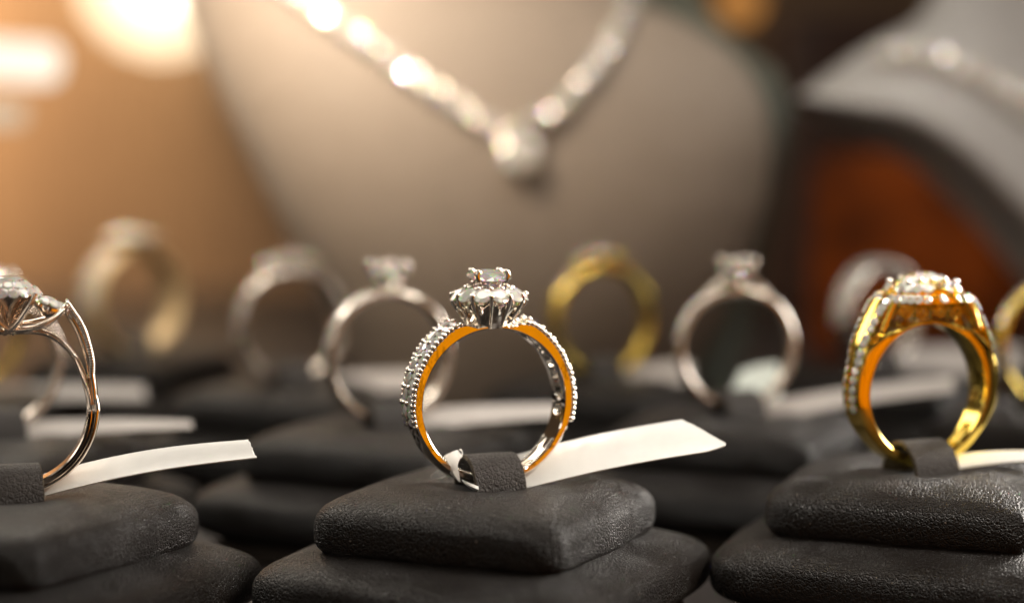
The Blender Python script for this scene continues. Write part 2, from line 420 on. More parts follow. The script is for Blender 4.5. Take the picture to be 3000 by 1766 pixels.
def make_simple_ring(loc, rz, label, group, metal, Rin=.85, rows=1, a0=24, a1=80, sz=.075, head='solitaire', hr=.27, width=.12, thick=.11, lift=1.0, cath=False):
    "a pave ring with a raised stone"
    cz = Rin+thick
    e = empty('diamond_ring', (loc[0], loc[1], loc[2]-cz), rz, label, 'ring', group)
    th = lambda a: interp([0, 30, 90, 180], [thick*1.1, thick*1.2, thick, thick*.85], a)
    hw = lambda a: interp([0, 25, 80, 180], [width*1.05, width*1.15, width, width*.8], a)
    def section(ph):
        a = abs(ph); t = th(a)*.5+.012; w = hw(a); c_ = Rin+t
        return [(w*math.copysign(abs(cos(q))**.75, cos(q)), c_+t*math.copysign(abs(sin(q))**.85, sin(q))) for q in [2*PI*k/16 for k in range(16)]]
    bo = band(section, cz, n=120).build('band', metal, e, smooth=180)
    for sg in (-1, 1):
        a = a0
        while a < a1:
            for j in range(rows):
                y = (j-(rows-1)/2)*sz*2.1
                gem('side_stone', e, ringpos(R(sg*a), Rin+th(a)+sz*.22, y, cz), (sin(R(sg*a)), y*.8, cos(R(sg*a))), sz)
            a += math.degrees(2.12*sz/(Rin+thick))
    top = cz+Rin+thick
    if head in ('solitaire', 'halo'):
        z = top+.24*lift; b = MB()
        b.tube([Vector((hr*.62*cos(2*PI*i/32), hr*.62*sin(2*PI*i/32), z-.10)) for i in range(32)], .03, 8, closed=True)
        b.lathe([(.10, -.06), (.12, -.02), (.11, .03), (.04, .05)], 20, (0, 0, top))
        ho = b.build('basket', metal, e, smooth=50)
        for k in range(4):
            a = PI/4+PI/2*k+.2; u = Vector((cos(a), sin(a), 0)); b = MB()
            b.tube([u*.08+Vector((0, 0, top-.02)), u*hr*.8+Vector((0, 0, z-.05)), u*hr*1.04+Vector((0, 0, z+.05)), u*hr*.92+Vector((0, 0, z+.13))], [.036, .038, .045, .045], 8)
            b.ball(u*hr*.92+Vector((0, 0, z+.13)), .052, 8, 6); b.build('claw', metal, ho, smooth=60)
        g_ = gem('centre_stone', e, (0, 0, z+.04), (0, -.22, 1), hr); g_.scale = (hr, hr, hr*1.5); g_.data = FIRE
        if cath:
            for sg in (-1, 1):
                b = MB(); b.tube(spline([ringpos(R(sg*50), Rin+thick*.8, 0, cz), ringpos(R(sg*28), Rin+thick*1.35, 0, cz), Vector((sg*hr*.62, 0, z-.10))], 6), [width*.85]*13, 10, flat=.5, up=(0, 1, 0))
                b.build('shoulder', metal, e, smooth=70)
    if head == 'halo':
        for k in range(12):
            a = 2*PI*k/12; gem('halo_stone', e, ((hr+.09)*cos(a), (hr+.09)*sin(a), z-.03), (cos(a)*.35, sin(a)*.35, 1), .08)
    if head == 'three':
        for dx, r_ in ((0, hr), (-hr*1.75, hr*.72), (hr*1.75, hr*.72)):
            ph = math.atan2(dx, cz); zz = math.sqrt((Rin+thick+.14)**2-dx*dx)
            n = Vector((sin(ph)*1.2, 0, 1)).normalized(); c = Vector((dx, 0, cz+zz))
            b = MB(); b.lathe([(.06, -.2), (r_*.8, -.05), (r_*1.04, .0), (r_*.96, .01), (.05, -.16)], 24)
            ho = b.build('basket', metal, e, smooth=50, loc=c, rot=(0, math.atan2(n.x, n.z), 0))
            g_ = gem('centre_stone' if dx == 0 else 'accent_stone', e, c+n*.07+Vector((0, -.02, 0)), n+Vector((0, -.25, 0)), r_*1.12); g_.scale.z *= 1.4; g_.data = FIRE
            for k in range(4):
                a = PI/4+PI/2*k; b = MB(); b.tube([(.9*r_*cos(a), .9*r_*sin(a), -.06), (1.05*r_*cos(a), 1.05*r_*sin(a), .05), (.92*r_*cos(a), .92*r_*sin(a), .1)], .03, 8)
                b.build('claw', metal, ho, smooth=60)
    if head == 'cluster':
        z = top+.2; b = MB(); b.lathe([(.1, top-cz-.05), (hr*.8, z-.08-cz), (hr, z-.03-cz), (hr*.95, z-cz), (.03, z-cz+.02)], 32, (0, 0, cz)); b.build('basket', metal, e, smooth=50)
        gem('centre_stone', e, (0, 0, z+.09), (0, -.2, 1), hr*.5)
        for k in range(9):
            a = 2*PI*k/9; gem('halo_stone', e, (hr*.74*cos(a), hr*.74*sin(a), z+.02), (cos(a)*.5, sin(a)*.5, 1), hr*.26)
    return e

def make_yellow_ring(loc, rz, label, group):
    Rin = .83; cz = .935; G = M['yellow_gold']
    e = empty('gold_ring', (loc[0], loc[1], loc[2]-cz), rz, label, 'ring', group)
    th = lambda a: interp([0, 28, 40, 60, 100, 125, 180], [.05, .06, .13, .205, .185, .13, .105], a)
    hw = lambda a: interp([0, 40, 100, 180], [.20, .21, .18, .125], a)
    def section(ph):
        a = abs(ph); t = th(a); w = hw(a); ro = Rin+t; gl = .045*smooth(30, 42, a)*(1-smooth(92, 100, a))
        return [(-w*.92, Rin), (0, Rin), (w*.92, Rin), (w, Rin+.012), (w, ro-.03), (w-.02, ro), (w*.30, ro), (w*.2, ro-gl), (-w*.2, ro-gl), (-w*.30, ro), (-w+.02, ro), (-w, ro-.03), (-w, Rin+.012)]
    bo = band(section, cz, n=240).build('band', G, e, smooth=40)
    for sg in (-1, 1):
        rid = MB(); a = 122
        while a < 172:
            rid.tube([ringpos(R(sg*a), Rin+.002, -.085, cz), ringpos(R(sg*a), Rin+.002, .085, cz)], .013, 6); a += 1.7
        rid.build('ridges', G, bo, smooth=60)
    def plate(half, z0, z1, n=48, p=3.4):
        b = MB()
        def ring_(s, z): return [Vector((s*half*math.copysign(abs(cos(q))**(2/p), cos(q)), s*half*.86*math.copysign(abs(sin(q))**(2/p), sin(q)), z)) for q in [2*PI*i/n for i in range(n)]]
        b.loft([ring_(.90, z0), ring_(1, z0+.02), ring_(1, z1-.015), ring_(.95, z1)]); return b
    p1 = plate(.545, cz+1.08, cz+1.19).build('lower_tier', G, e, smooth=40)
    p2 = plate(.41, cz+1.18, cz+1.275).build('upper_tier', G, e, smooth=40)
    def edge(half, z, cnt, r, tilt, p=3.4):
        for i in range(cnt):
            q = 2*PI*(i+.5)/cnt; x = half*math.copysign(abs(cos(q))**(2/p), cos(q)); y = half*.86*math.copysign(abs(sin(q))**(2/p), sin(q))
            gem('pave_stone', e, (x, y, z), (x/half*tilt, y/half*tilt, 1), r)
    edge(.54, cz+1.16, 26, .060, 1.6)
    edge(.405, cz+1.285, 16, .074, 1.25)
    for ix in (-1.5, -.5, .5, 1.5):
        for iy in (-1, 1): gem('crown_stone', e, (ix*.17, iy*.12, cz+1.41-.022*ix*ix), (ix*.35, iy*.75, 1), .092)
    for ix in (-2, -1, 0, 1, 2):
        for iy in (-1, 1):
            bd = MB(); z_ = cz+1.375-.03*(abs(ix) > 1); bd.ball((ix*.17, iy*.215, z_), .04, 8, 5)
            bd.tube([(ix*.17, iy*.215, z_), (ix*.165, iy*.20, cz+1.25)], .03, 6)
            bd.build('claw', M['white_gold'], p2, smooth=60)
    for sg in (-1, 1):
        a = 68.0
        while a < 105:
            for sy in (-1, 1):
                sp = interp([40, 60, 75, 103], [.13, .15, .10, .085], a)
                gem('side_stone', e, ringpos(R(sg*a), Rin+th(a)+.02, sy*sp, cz), (sin(R(sg*a)), sy*.3, cos(R(sg*a))), .056)
            a += 6.4
    for sg in (-1, 1):
        path = spline([ringpos(R(sg*76), Rin+.14, 0, cz), ringpos(R(sg*60), Rin+.215, 0, cz), ringpos(R(sg*48), Rin+.27, 0, cz), Vector((sg*.68, 0, cz+.98)), Vector((sg*.58, 0, cz+1.12))], 6)
        b = MB(); b.tube(path, [.20]*len(path), 12, flat=.24, up=(0, 1, 0)); b.build('shoulder', G, e, smooth=60)
        for k in range(9):
            p_ = path[3+int(k*2.55)]
            for sy in (-1, 1): gem('side_stone', e, p_+Vector((sg*.045, sy*(.12+.009*k), .02)), (sg*1, sy*.5, .1+.09*k), .056)
    # open gallery under the head: struts, rails and scrolls on both faces
    for sy in (-1, 1):
        y = sy*.19; b = MB()
        for sg in (-1, 1):
            b.tube([ringpos(R(sg*42), Rin+.2, y, cz), Vector((sg*.60, y, cz+.98)), Vector((sg*.53, y, cz+1.11))], [.05, .06, .05], 8)
        b.tube([Vector((-.53, y, cz+1.09)), Vector((.53, y, cz+1.09))], .03, 8)
        go = b.build('gallery', G, e, smooth=60)
        sc = MB()
        for cx, rr, st in ((-.36, .095, 0), (-.13, .085, 1), (.13, .085, 0), (.36, .095, 1)):
            c = Vector((cx, y, cz+.975)); path = []
            for i in range(26):
                q = i/25*4.2*PI/1.6+st*PI; r_ = rr*(1-.68*i/25)
                path.append(c+Vector((r_*cos(q)*(1 if st else -1), 0, r_*sin(q))))
            sc.tube(path, .021, 7)
        for cx in (-.24, 0, .24):
            sc.ball((cx, y, cz+1.02), .036, 8, 6); sc.tube([(cx, y, cz+.88), (cx, y, cz+1.08)], .017, 6)
        sc.build('scroll', G, go, smooth=60)
    return e

def make_twist_ring(loc, rz, label, group):
    Rin = .85; cz = .99; W = M['rose_gold']
    e = empty('twist_ring', (loc[0], loc[1], loc[2]-cz), rz, label, 'ring', group)
    th = lambda a: interp([50, 76, 90, 120, 180], [.08, .12, .145, .13, .12], a)
    hw = lambda a: interp([70, 76, 92, 120, 180], [.03, .075, .15, .15, .13], a)
    band(plain_section(Rin, th, hw, .35, .035), cz, n=150, a0=71, a1=289).build('band', W, e, smooth=40)
    def strand(pts, r, name, fl=1.6):
        r = [q*min(1, .45+(len(r)-1-k)*.14) for k, q in enumerate(r)] if 'cross' not in name else r
        b = MB(); b.tube(spline(pts, 8), [q*fl for q in r], 12, flat=.62/fl*1.25, up=(0, 1, 0)); return b.build(name, W, e, smooth=70)
    for sg in (-1, 1):
        V = lambda x, y, z: Vector((sg*x, sg*y if False else y, cz+z))
        strand([V(.94, 0, .05), V(.925, 0, .27), V(.875, 0, .58), V(.76, .02, .93), V(.60, .02, 1.18)], [.06]*33, 'outer_arm', 1.9)
        strand([V(.90, 0, .05), V(.855, 0, .26), V(.72, 0, .60), V(.5, -.03, .83), V(.27, -.06, .905), V(-.05, -.1, .90)], [.048]*41, 'inner_arm', 2.4)
        s1 = strand([V(.62, -.10, 1.17), V(.48, -.17, 1.04), V(.30, -.2, .955), V(.05, -.17, .93), V(-.12, -.10, .96)], [.045]*33, 'crossing_strand', 1.8)
        strand([V(.30, -.24, 1.34), V(.22, -.26, 1.20), V(.08, -.22, 1.0), V(-.03, -.13, .91)], [.05]*25, 'crossing_strand', 1.8)
        strand([V(.62, .10, 1.17), V(.40, .16, 1.02), V(.05, .18, .95)], [.045]*17, 'crossing_strand', 1.8)
        pl = MB(); pl.lathe([(.06, -.14), (.17, -.05), (.215, .0), (.2, .03), (.03, .04)], 24)
        pl.build('basket', W, e, smooth=50, loc=V(.46, -.02, 1.20), rot=(.25, sg*.35, 0))
        gem('accent_stone', e, V(.46, -.03, 1.26), (sg*.35, -.25, 1), .09)
        for k in range(10):
            a = 2*PI*k/10; gem('pave_stone', e, V(.46+.165*cos(a), -.03+.165*sin(a), 1.24-.06*cos(a)), (sg*(.4+cos(a)*.5), -.25+sin(a)*.7, 1), .062)
        pts = spline([V(.925, 0, .45), V(.915, 0, .60), V(.855, 0, .82), V(.79, .02, .98), V(.665, .02, 1.2)], 4)
        for k, p in enumerate(pts): gem('pave_stone', e, p, (sg*1, -.5, .35), .062)
        for pts, n_, r_ in (([V(.905, -.07, .36), V(.91, -.09, .56), V(.865, -.09, .78), V(.80, -.08, .97), V(.66, -.07, 1.2)], 7, .040),
                            ([V(.74, -.10, .60), V(.52, -.13, .85), V(.30, -.15, .94)], 12, .023), ([V(.60, -.18, 1.15), V(.46, -.25, 1.05), V(.28, -.28, .97)], 12, .022)):
            bd = MB()
            for p in spline(pts, n_): bd.ball(p, r_, 8, 5)
            bd.build('milgrain', M['white_gold'], s1, smooth=180)
    hb = MB(); hb.lathe([(.1, .98), (.22, 1.2), (.36, 1.34), (.34, 1.38), (.05, 1.40)], 32, (0, 0, cz)); hb.build('basket', W, e, smooth=50)
    for k in range(12):
        a = 2*PI*k/12; gem('halo_stone', e, (.23*cos(a), .23*sin(a), cz+1.44), (cos(a)*.8, sin(a)*.8, 1), .078)
    for k in range(18):
        a = 2*PI*k/18; gem('halo_stone', e, (.345*cos(a), .345*sin(a), cz+1.36), (cos(a)*1.3, sin(a)*1.3, 1), .068)
    gem('centre_stone', e, (0, 0, cz+1.50), (0, -.1, 1), .16)
    return e

# ------------------------------------------------------------------ ring stands: two stacked cushions with a leather strap
def cushion(half, z0, z1, n=128, p=5.4, e1=.60, dimple=0, seed=0, puff=1.0):
    from mathutils import noise
    zc = (z0+z1)/2; h = (z1-z0)/2; loops = []
    ets = [PI/2*t for t in (.995, .93, .86, .78, .70, .62, .54, .46, .38, .30, .22, .14, .07, 0)]
    ets = ets+[-q for q in reversed(ets[:-1])]
    for et in ets:
        s = cos(et)**e1; zz = math.copysign(abs(sin(et))**e1, et); lp = []
        for i in range(n):
            q = 2*PI*i/n
            dq = (q % (PI/2))-PI/4
            rr = half*s*(abs(cos(q))**p+abs(sin(q))**p)**(-1/p)*(1+.030*math.exp(-(dq/R(8))**2)-.012*math.exp(-((abs(dq)-R(20))/R(9))**2))
            x, y = rr*cos(q), rr*sin(q)
            z = zc+h*zz
            if et > 0:
                d2 = (x*x+y*y)/(half*half); z += .10*puff*h*(1-d2)      # plump top
                if dimple: z -= dimple*math.exp(-(x*x+y*y)/(2*.42**2))
            v = Vector((x, y, z)); nz = noise.noise(v*1.1+Vector((seed*7.3, 0, 0)))*.015+noise.noise(v*2.7+Vector((seed*3.1, 5, 0)))*.010
            lp.append(v+Vector((x, y, 0)).normalized()*nz*(s) + Vector((0, 0, nz*.6 if et > 0 else 0)))
        loops.append(lp)
    b = MB(); b.loft(loops); return b

STAND_Z = 1.50                                              # height of the upper cushion's top
def make_stand():
    e = empty('ring_stand', (0, 0, 0), 0, 'proto', 'ring stand', 'black cushion ring stands on the counter')
    b = MB(); b.loft([[Vector((sx*1.8, sy*1.8, z)) for sx, sy in ((-1, -1), (1, -1), (1, 1), (-1, 1))] for z in (-.28, -.06)])
    b.build('base', M['base'], e, smooth=0, rot=(0, 0, R(-25)))
    cushion(2.24, -.12, .84, seed=1, puff=.8).build('lower_cushion', M['leather'], e, smooth=180, rot=(0, 0, R(-25)))
    cushion(1.66, .60, STAND_Z, dimple=.17, seed=2).build('upper_cushion', M['leather'], e, smooth=180, rot=(0, 0, R(-25)))
    # strap: arches over the shank along the ring's axis
    def strap(w0, w1, t):
        loops = []
        for i in range(25):
            q = PI*(i/24); y = -.36*cos(q)*(1 if q < PI/2 else .85); z = 1.12+.66*abs(sin(q))**.62
            ny = -cos(q)*.8; nz = sin(q); l = math.hypot(ny, nz); ny /= l; nz /= l
            w = .30+.035*sin(q*3+.5)*0
            sk = -.06*(y)
            loops.append([Vector((x+sk, y+ny*k, z+nz*k)) for x, k in ((-w, w0), (-w*.5, w0), (0, w0), (w*.5, w0), (w, w0), (w, w1), (0, w1), (-w, w1))])
        b = MB(); b.loft(loops); return b
    s = strap(.055, 0, 0).build('strap', M['strap'], e, smooth=35, rot=(0, 0, R(20)))
    ed = MB()
    for sg in (-1, 1):
        path = []
        for i in range(25):
            q = PI*i/24; y = -.36*cos(q)*(1 if q < PI/2 else .85); z = 1.12+.66*abs(sin(q))**.62
            ny = -cos(q)*.8; nz = sin(q); l = math.hypot(ny, nz)
            path.append(Vector((sg*.302-.06*y, y+ny/l*.026, z+nz/l*.026)))
        ed.tube(path, .029, 8, flat=.5)
    ed.build('cut_edge', M['cut_edge'], s, smooth=180)
    return e

RZ = 2.45                                                   # height of the hoops' centres
def XY(u, d): return ((u-1500)/FPX*d, d-23)
proto = make_stand()
stand_spots = [
    # u, d, yaw, label
    (1432, 23.0, 0, 'black cushion stand holding the sharply focused ring with the flower halo'),
    (20, 22.2, -2, 'black cushion stand cut by the left edge, holding the ring of crossing bands'),
    (2705, 24.1, 2, 'black cushion stand holding the yellow gold ring with the two-tier square head'),
    (-15, 27.0, 3, 'blurred cushion stand behind the crossing-band ring, at the left edge'),
    (1136, 28.0, -2, 'blurred cushion stand of the solitaire ring just behind the halo ring, left of it'),
    (2160, 29.2, 2, 'blurred cushion stand of the slim white ring, left of the yellow gold two-tier ring'),
    (3080, 29.8, 0, 'blurred cushion stand cut by the right edge, under the gold ring with a blue glint'),
    (-115, 32.0, 0, 'far blurred cushion stand at the left edge under the partly seen yellow ring'),
    (851, 33.0, 2, 'far blurred cushion stand of the white three-stone ring in front of the bust\'s left side'),
    (1762, 34.0, -3, 'far blurred cushion stand of the yellow three-stone ring below the pendant'),
    (2575, 35.0, 0, 'far blurred cushion stand hidden mostly behind the yellow gold two-tier ring'),
    (385, 38.5, 3, 'farthest blurred cushion stand, under the pale gold ring left of the bust'),
]
stands = []
for i, (u, d, yaw, lb) in enumerate(stand_spots):
    o = proto if i == 0 else copy_tree(proto)
    x, y = XY(u, d); o.location = (x, y, 0); o.rotation_euler = (0, 0, R(yaw)); o['label'] = lb
    stands.append(o)

G = 'rings standing in the cushions'
def spot(k): return (stands[k].location.x, stands[k].location.y, RZ)
make_halo_ring(spot(0), R(20), 'white gold ring with a round diamond over a flower halo, in sharp focus', G)
make_twist_ring(spot(1), R(14), 'rose-white gold ring of crossing split bands with diamond clusters, at the left edge', G)
make_yellow_ring(spot(2), R(22), 'yellow gold ring with a two-tier square head of small diamonds and scrolled gallery', G)
make_simple_ring(spot(3), R(32), 'blurred pale ring of which one curved side shows, behind the crossing-band ring', G, M['satin_gold'], head='halo', a1=100, Rin=.80)
make_simple_ring(spot(4), R(24), 'blurred white solitaire ring with four big claws, just left of the halo ring', G, M['satin_gold'], a0=22, a1=105, sz=.082, hr=.29, width=.16, lift=1.1, Rin=.84)
make_simple_ring(spot(5), R(10), 'blurred slim white ring with raised round stone, left of the yellow gold two-tier ring', G, M['satin_gold'], a0=20, a1=88, sz=.088, hr=.27, width=.11, Rin=.80, lift=1.15, cath=True)
make_simple_ring(spot(6), R(25), 'blurred gold ring cut by the right edge, with a small glinting stone', G, M['yellow_gold'], a0=20, a1=70, hr=.25)
make_simple_ring(spot(7), R(24), 'far blurred yellow gold ring, only its right side inside the left edge', G, M['yellow_gold'], a0=24, a1=60, hr=.25, width=.14)
make_simple_ring(spot(8), R(30), 'far blurred white ring with three stones in front of the left side of the bust', G, M['satin_gold'], a0=40, a1=100, sz=.11, head='three', hr=.21, width=.18, thick=.12)
make_simple_ring(spot(9), R(26), 'far blurred yellow gold ring with three stones below the pendant', G, M['yellow_gold'], a0=38, a1=62, sz=.1, head='three', hr=.2, width=.19, thick=.12)
make_simple_ring(spot(10), R(38), 'far blurred white wide band half hidden by the yellow gold two-tier ring', G, M['satin_gold'], a0=0, a1=95, sz=.10, rows=2, head=None, width=.24, thick=.11, Rin=.84)
make_simple_ring(spot(11), R(48), 'farthest blurred pale gold ring with large round cluster, left of the bust', G, M['dull_gold'], a0=30, a1=95, sz=.11, rows=2, head='cluster', hr=.60, width=.36, thick=.17, Rin=.9)

# ------------------------------------------------------------------ price tags
TG = 'white paper price tags tied to the rings'
def flag(corners, name, label, bend=.04, ragged=0.0, m='paper', nx=14, parent=None, point=None):
    "corners: near-left, near-right, far-right, far-left (world)"
    a, b, c, d = [Vector(q) for q in corners]
    nrm = (b-a).cross(d-a).normalized()
    if nrm.z < 0: nrm = -nrm
    t = .014; g = MB(); vs = []; ny = 12
    for side in (0, 1):
        for j in range(ny+1):
            for i in range(nx+1):
                s, q = i/nx, j/ny
                p = (a*(1-s)+b*s)*(1-q)+(d*(1-s)+c*s)*q
                p = p+nrm*(bend*sin(PI*s)-bend*.5*sin(2*PI*q)*s*.6-(t if side else 0))
                if i == nx and ragged: p = p+(b-a).normalized()*random.uniform(-ragged, ragged)*(0 if side else 1)
                if point and s > .93: p = p+(point[1]-(b*(1-point[0])+c*point[0]))*max(0, min(q/point[0], (1-q)/(1-point[0])))*(1 if i == nx else 0)
                vs.append(p)
    K = (nx+1)*(ny+1); fs = []
    for j in range(ny):
        for i in range(nx):
            o = j*(nx+1)+i; q = (o, o+1, o+nx+2, o+nx+1); fs.append(q); fs.append(tuple(K+z for z in reversed(q)))
    for i in range(nx):
        o = i; fs.append((o, K+o, K+o+1, o+1)); o = ny*(nx+1)+i; fs.append((o, o+1, K+o+1, K+o))
    for j in range(ny):
        o = j*(nx+1); fs.append((o, o+nx+1, K+o+nx+1, K+o)); o = j*(nx+1)+nx; fs.append((o, K+o, K+o+nx+1, o+nx+1))
    g.add(vs, fs)
    ob = g.build(name, M[m], parent, smooth=30)
    if label: tag(ob, label, 'price tag', TG)
    return ob

mt = empty('price_tag', P(1590, 1400, 0), 0, 'bright white paper tag tied to the halo ring, its cut end pointing right', 'price tag', TG)
def under(ob, par):
    ob.parent = par; ob.matrix_parent_inverse = Matrix.Translation(par.location).inverted()
under(flag([P(1500, 1440, -.12), P(2068, 1322, -.10), P(1996, 1228, .42), P(1480, 1340, .42)], 'flag', None, .05, .006, point=(.30, P(2132, 1298, .05))), mt)
# the twisted paper neck that loops round the shank
def ribbon(left, right, name, m, parent, t=.012):
    g = MB(); l = spline(left, 6); r = spline(right, 6); lo = []
    for p, q in zip(l, r):
        mdl = (p+q)/2+Vector((0, -.03, 0)); off = Vector((0, t*1.2, 0))
        lo.append([p, mdl, q, q+off, mdl+off, p+off])
    g.loft(lo); ob = g.build(name, M[m], None, smooth=50); under(ob, parent); return ob
rib = ribbon([P(1342, 1408, -.30), P(1312, 1378, -.32), P(1306, 1348, -.30), P(1320, 1326, -.22), P(1340, 1318, -.10)],
       [P(1349, 1411, -.30), P(1345, 1388, -.33), P(1341, 1365, -.32), P(1347, 1345, -.26), P(1356, 1335, -.10)], 'loop', 'paper', mt)
ribbon([P(1344, 1316, -.14), P(1353, 1322, -.20), P(1351, 1336, -.26)], [P(1351, 1314, -.12), P(1356, 1328, -.18), P(1352, 1342, -.26)], 'fold', 'paper', mt)
ribbon([P(1318, 1326, -.10), P(1303, 1334, -.08), P(1296, 1346, -.04)], [P(1320, 1342, -.14), P(1306, 1356, -.12), P(1300, 1362, -.06)], 'fold', 'paper', mt)
ribbon([P(1352, 1404, -.34), P(1375, 1414, -.42), P(1402, 1424, -.46)], [P(1368, 1424, -.36), P(1388, 1434, -.44), P(1404, 1440, -.47)], 'tail', 'paper', mt)
ribbon([P(1300, 1362, -.05), P(1278, 1378, .0), P(1262, 1392, .05)], [P(1308, 1392, -.15), P(1290, 1400, -.10), P(1268, 1404, -.02)], 'clear_end', 'clear_film', mt)

flag([P(60, 1470, -.85), P(752, 1339, -.9), P(726, 1287, -.45), P(130, 1386, -.35)], 'price_tag', 'cream white paper tag with a ribbed end, below the crossing-band ring', .08, .012)
flag([P(2790, 1375, 1.0), P(3080, 1345, .9), P(3080, 1322, 1.4), P(2800, 1330, 1.4)], 'price_tag', 'thin greyish tag running to the right edge from the yellow gold two-tier ring', .03)
flag([P(30, 1292, 3.8), P(565, 1252, 3.8), P(560, 1232, 4.3), P(70, 1232, 4.4)], 'price_tag', 'blurred pale tag lying above the cream tag, behind the crossing-band ring', .03, 0, 'dimmed_paper')
flag([P(1200, 1262, 4.8), P(1655, 1222, 4.6), P(1640, 1182, 5.2), P(1210, 1198, 5.3)], 'price_tag', 'blurred tag seen through the halo ring, tied to the solitaire ring', .03, 0, 'dimmed_paper')
flag([P(2230, 1238, 6.0), P(2800, 1146, 5.8), P(2790, 1102, 6.4), P(2240, 1176, 6.5)], 'price_tag', 'blurred tag between the slim white ring and the yellow gold two-tier ring', .05, 0, 'dimmed_paper')
flag([P(2125, 1190, 6.9), P(2290, 1190, 6.9), P(2280, 1062, 7.5), P(2170, 1085, 7.5)], 'price_tag', 'blurred pale green card seen through the slim white ring', .03, 0, 'pale_paper')
flag([P(1790, 1162, 10.6), P(2030, 1118, 10.5), P(2020, 1058, 11.2), P(1800, 1085, 11.2)], 'price_tag', 'far blurred tag tied to the yellow three-stone ring', .03, 0, 'dimmed_paper')
flag([P(960, 1160, 9.8), P(1215, 1142, 9.7), P(1215, 1086, 10.4), P(970, 1100, 10.4)], 'price_tag', 'far blurred tag seen behind the solitaire ring, tied to the white three-stone ring', .03, 0, 'dimmed_paper')
flag([P(2580, 1120, 11.6), P(2995, 1085, 11.6), P(2990, 1012, 12.4), P(2600, 1020, 12.4)], 'price_tag', 'far blurred tag seen through the yellow gold two-tier ring', .03, 0, 'dimmed_paper')
flag([P(-60, 1180, 8.7), P(430, 1168, 8.7), P(420, 1128, 9.3), P(-50, 1130, 9.3)], 'price_tag', 'far blurred tag at the left edge, tied to the partly seen yellow ring', .03, 0, 'dimmed_paper')

# ------------------------------------------------------------------ necklace bust
bz = [0.3, 1.2, 2.5, 4.0, 5.3, 6.3, 7.2, 8.2, 9.3, 10.5, 12.0]
def bust_y(x, z, L, Rr):
    hwid = (Rr-L)/2; s = (x-(L+Rr)/2)/hwid; s = max(-1, min(1, s))
    prof = 15.6+.070*(z-4.6)**2
    return prof-2.0*max(0, 1-abs(s)**2.5)**.6
ZU = lambda v, d: 5.4-(v-440)/FPX*d
BD = 38.2
def edges(z):
    v = 440+(5.4-z)*FPX/BD
    uL = interp([-420, -200, 130, 750, 1000, 1300], [520, 440, 562, 862, 985, 1110], v)
    uR = interp([-420, -200, -60, 0, 60, 130, 220, 320, 430, 600, 800, 1000, 1300], [1560, 1640, 1790, 1895, 2025, 2135, 2215, 2258, 2272, 2250, 2190, 2110, 1960], v)
    return (uL-1500)/FPX*BD, (uR-1500)/FPX*BD
def make_bust():
    e = empty('necklace_bust', (0, 15.6, 0), 0, 'large beige leatherette bust wearing the diamond necklace', 'necklace bust')
    loops = []; n = 72; z = -.28
    zs = []
    while z < 11.2: zs.append(z); z += .22
    for z in zs:
        L, Rr = edges(z); c = (L+Rr)/2; h = (Rr-L)/2; lp = []
        for i in range(n):
            q = 2*PI*i/n; s = cos(q); x = c+h*s
            prof = 15.6+.070*(z-4.6)**2; k = max(0, 1-abs(s)**2.5)**.6
            y = prof-2.0*k if sin(q) <= 0 else prof+.7*k
            lp.append(Vector((x, y-15.6, z)))
        loops.append(lp)
    b = MB(); b.loft(loops); b.build('body', M['bust'], e, smooth=180)
    f = MB(); lo = []
    for y in (0, .5):
        lo.append([Vector((q.x, q.y+1.6+y-15.6, q.z)) for q in [P(u, v, 15.6) for u, v in ((1500, 1300), (2150, 1290), (2275, 750), (2335, 460), (2352, 330), (2310, 200), (2200, 120), (2000, -100), (1300, -100))]])
    f.loft(lo); f.build('easel_back', M['felt'], e, smooth=30)
    return e
make_bust()
def on_bust(u, v, off):
    Y = 14.0
    for _ in range(12):
        p = P(u, v, Y); L, Rr = edges(p.z); Y = bust_y(p.x, p.z, L, Rr)-off
    return P(u, v, Y)
def bust_n(u, v):
    a = on_bust(u, v, 0); b = on_bust(u+8, v, 0); c = on_bust(u, v+8, 0)
    n = (b-a).cross(c-a).normalized()
    return n if n.y < 0 else -n
pend = on_bust(1525, 450, .2)
nk = empty('diamond_necklace', pend, 0, 'necklace of graduated round diamonds with a drop diamond, on the beige bust', 'necklace')
def strand(pts, step, r0, r1, zj, parent, name, org, M_=M['white_gold']):
    path = spline([Vector((u, v, 0)) for u, v in pts], 40); acc = 0; last = None; pos = []
    for p in path:
        w = on_bust(p.x, p.y, .18)
        if last is None or (w-last).length >= step: pos.append((w, p)); last = w
    for i, (w, p) in enumerate(pos):
        r = lerp(r0, r1, i/max(1, len(pos)-1)); zz_ = random.uniform(*zj) if random.random() < .7 else random.uniform(.0, .28)
        n = (bust_n(p.x, p.y)+Vector((random.uniform(-.2, .22), 0, zz_))).normalized()
        b = MB(); b.lathe([(.4*r, -.75*r), (1.04*r, -.2*r), (1.10*r, .02*r), (1.02*r, .06*r), (.3*r, -.6*r)], 20)
        for k in range(4):
            a = PI/4+k*PI/2; b.ball((r*cos(a), r*sin(a), .1*r), .16*r, 6, 4)
        so = b.build('setting', M_, parent, smooth=50, loc=w-org); so.rotation_mode = 'QUATERNION'; so.rotation_quaternion = n.to_track_quat('Z', 'Y')
        gem('stone', parent, w-org+n*.06*r, n, r)
strand([(1488, 392), (1380, 332), (1250, 252), (1080, 130), (905, 12), (800, -70), (690, -160)], .265, .165, .15, (-.30, -.06), nk, 'l', pend)
strand([(1560, 372), (1660, 298), (1745, 190), (1812, 80), (1848, 0), (1865, -80), (1875, -160)], .265, .15, .165, (-.1, .3), nk, 'r', pend)
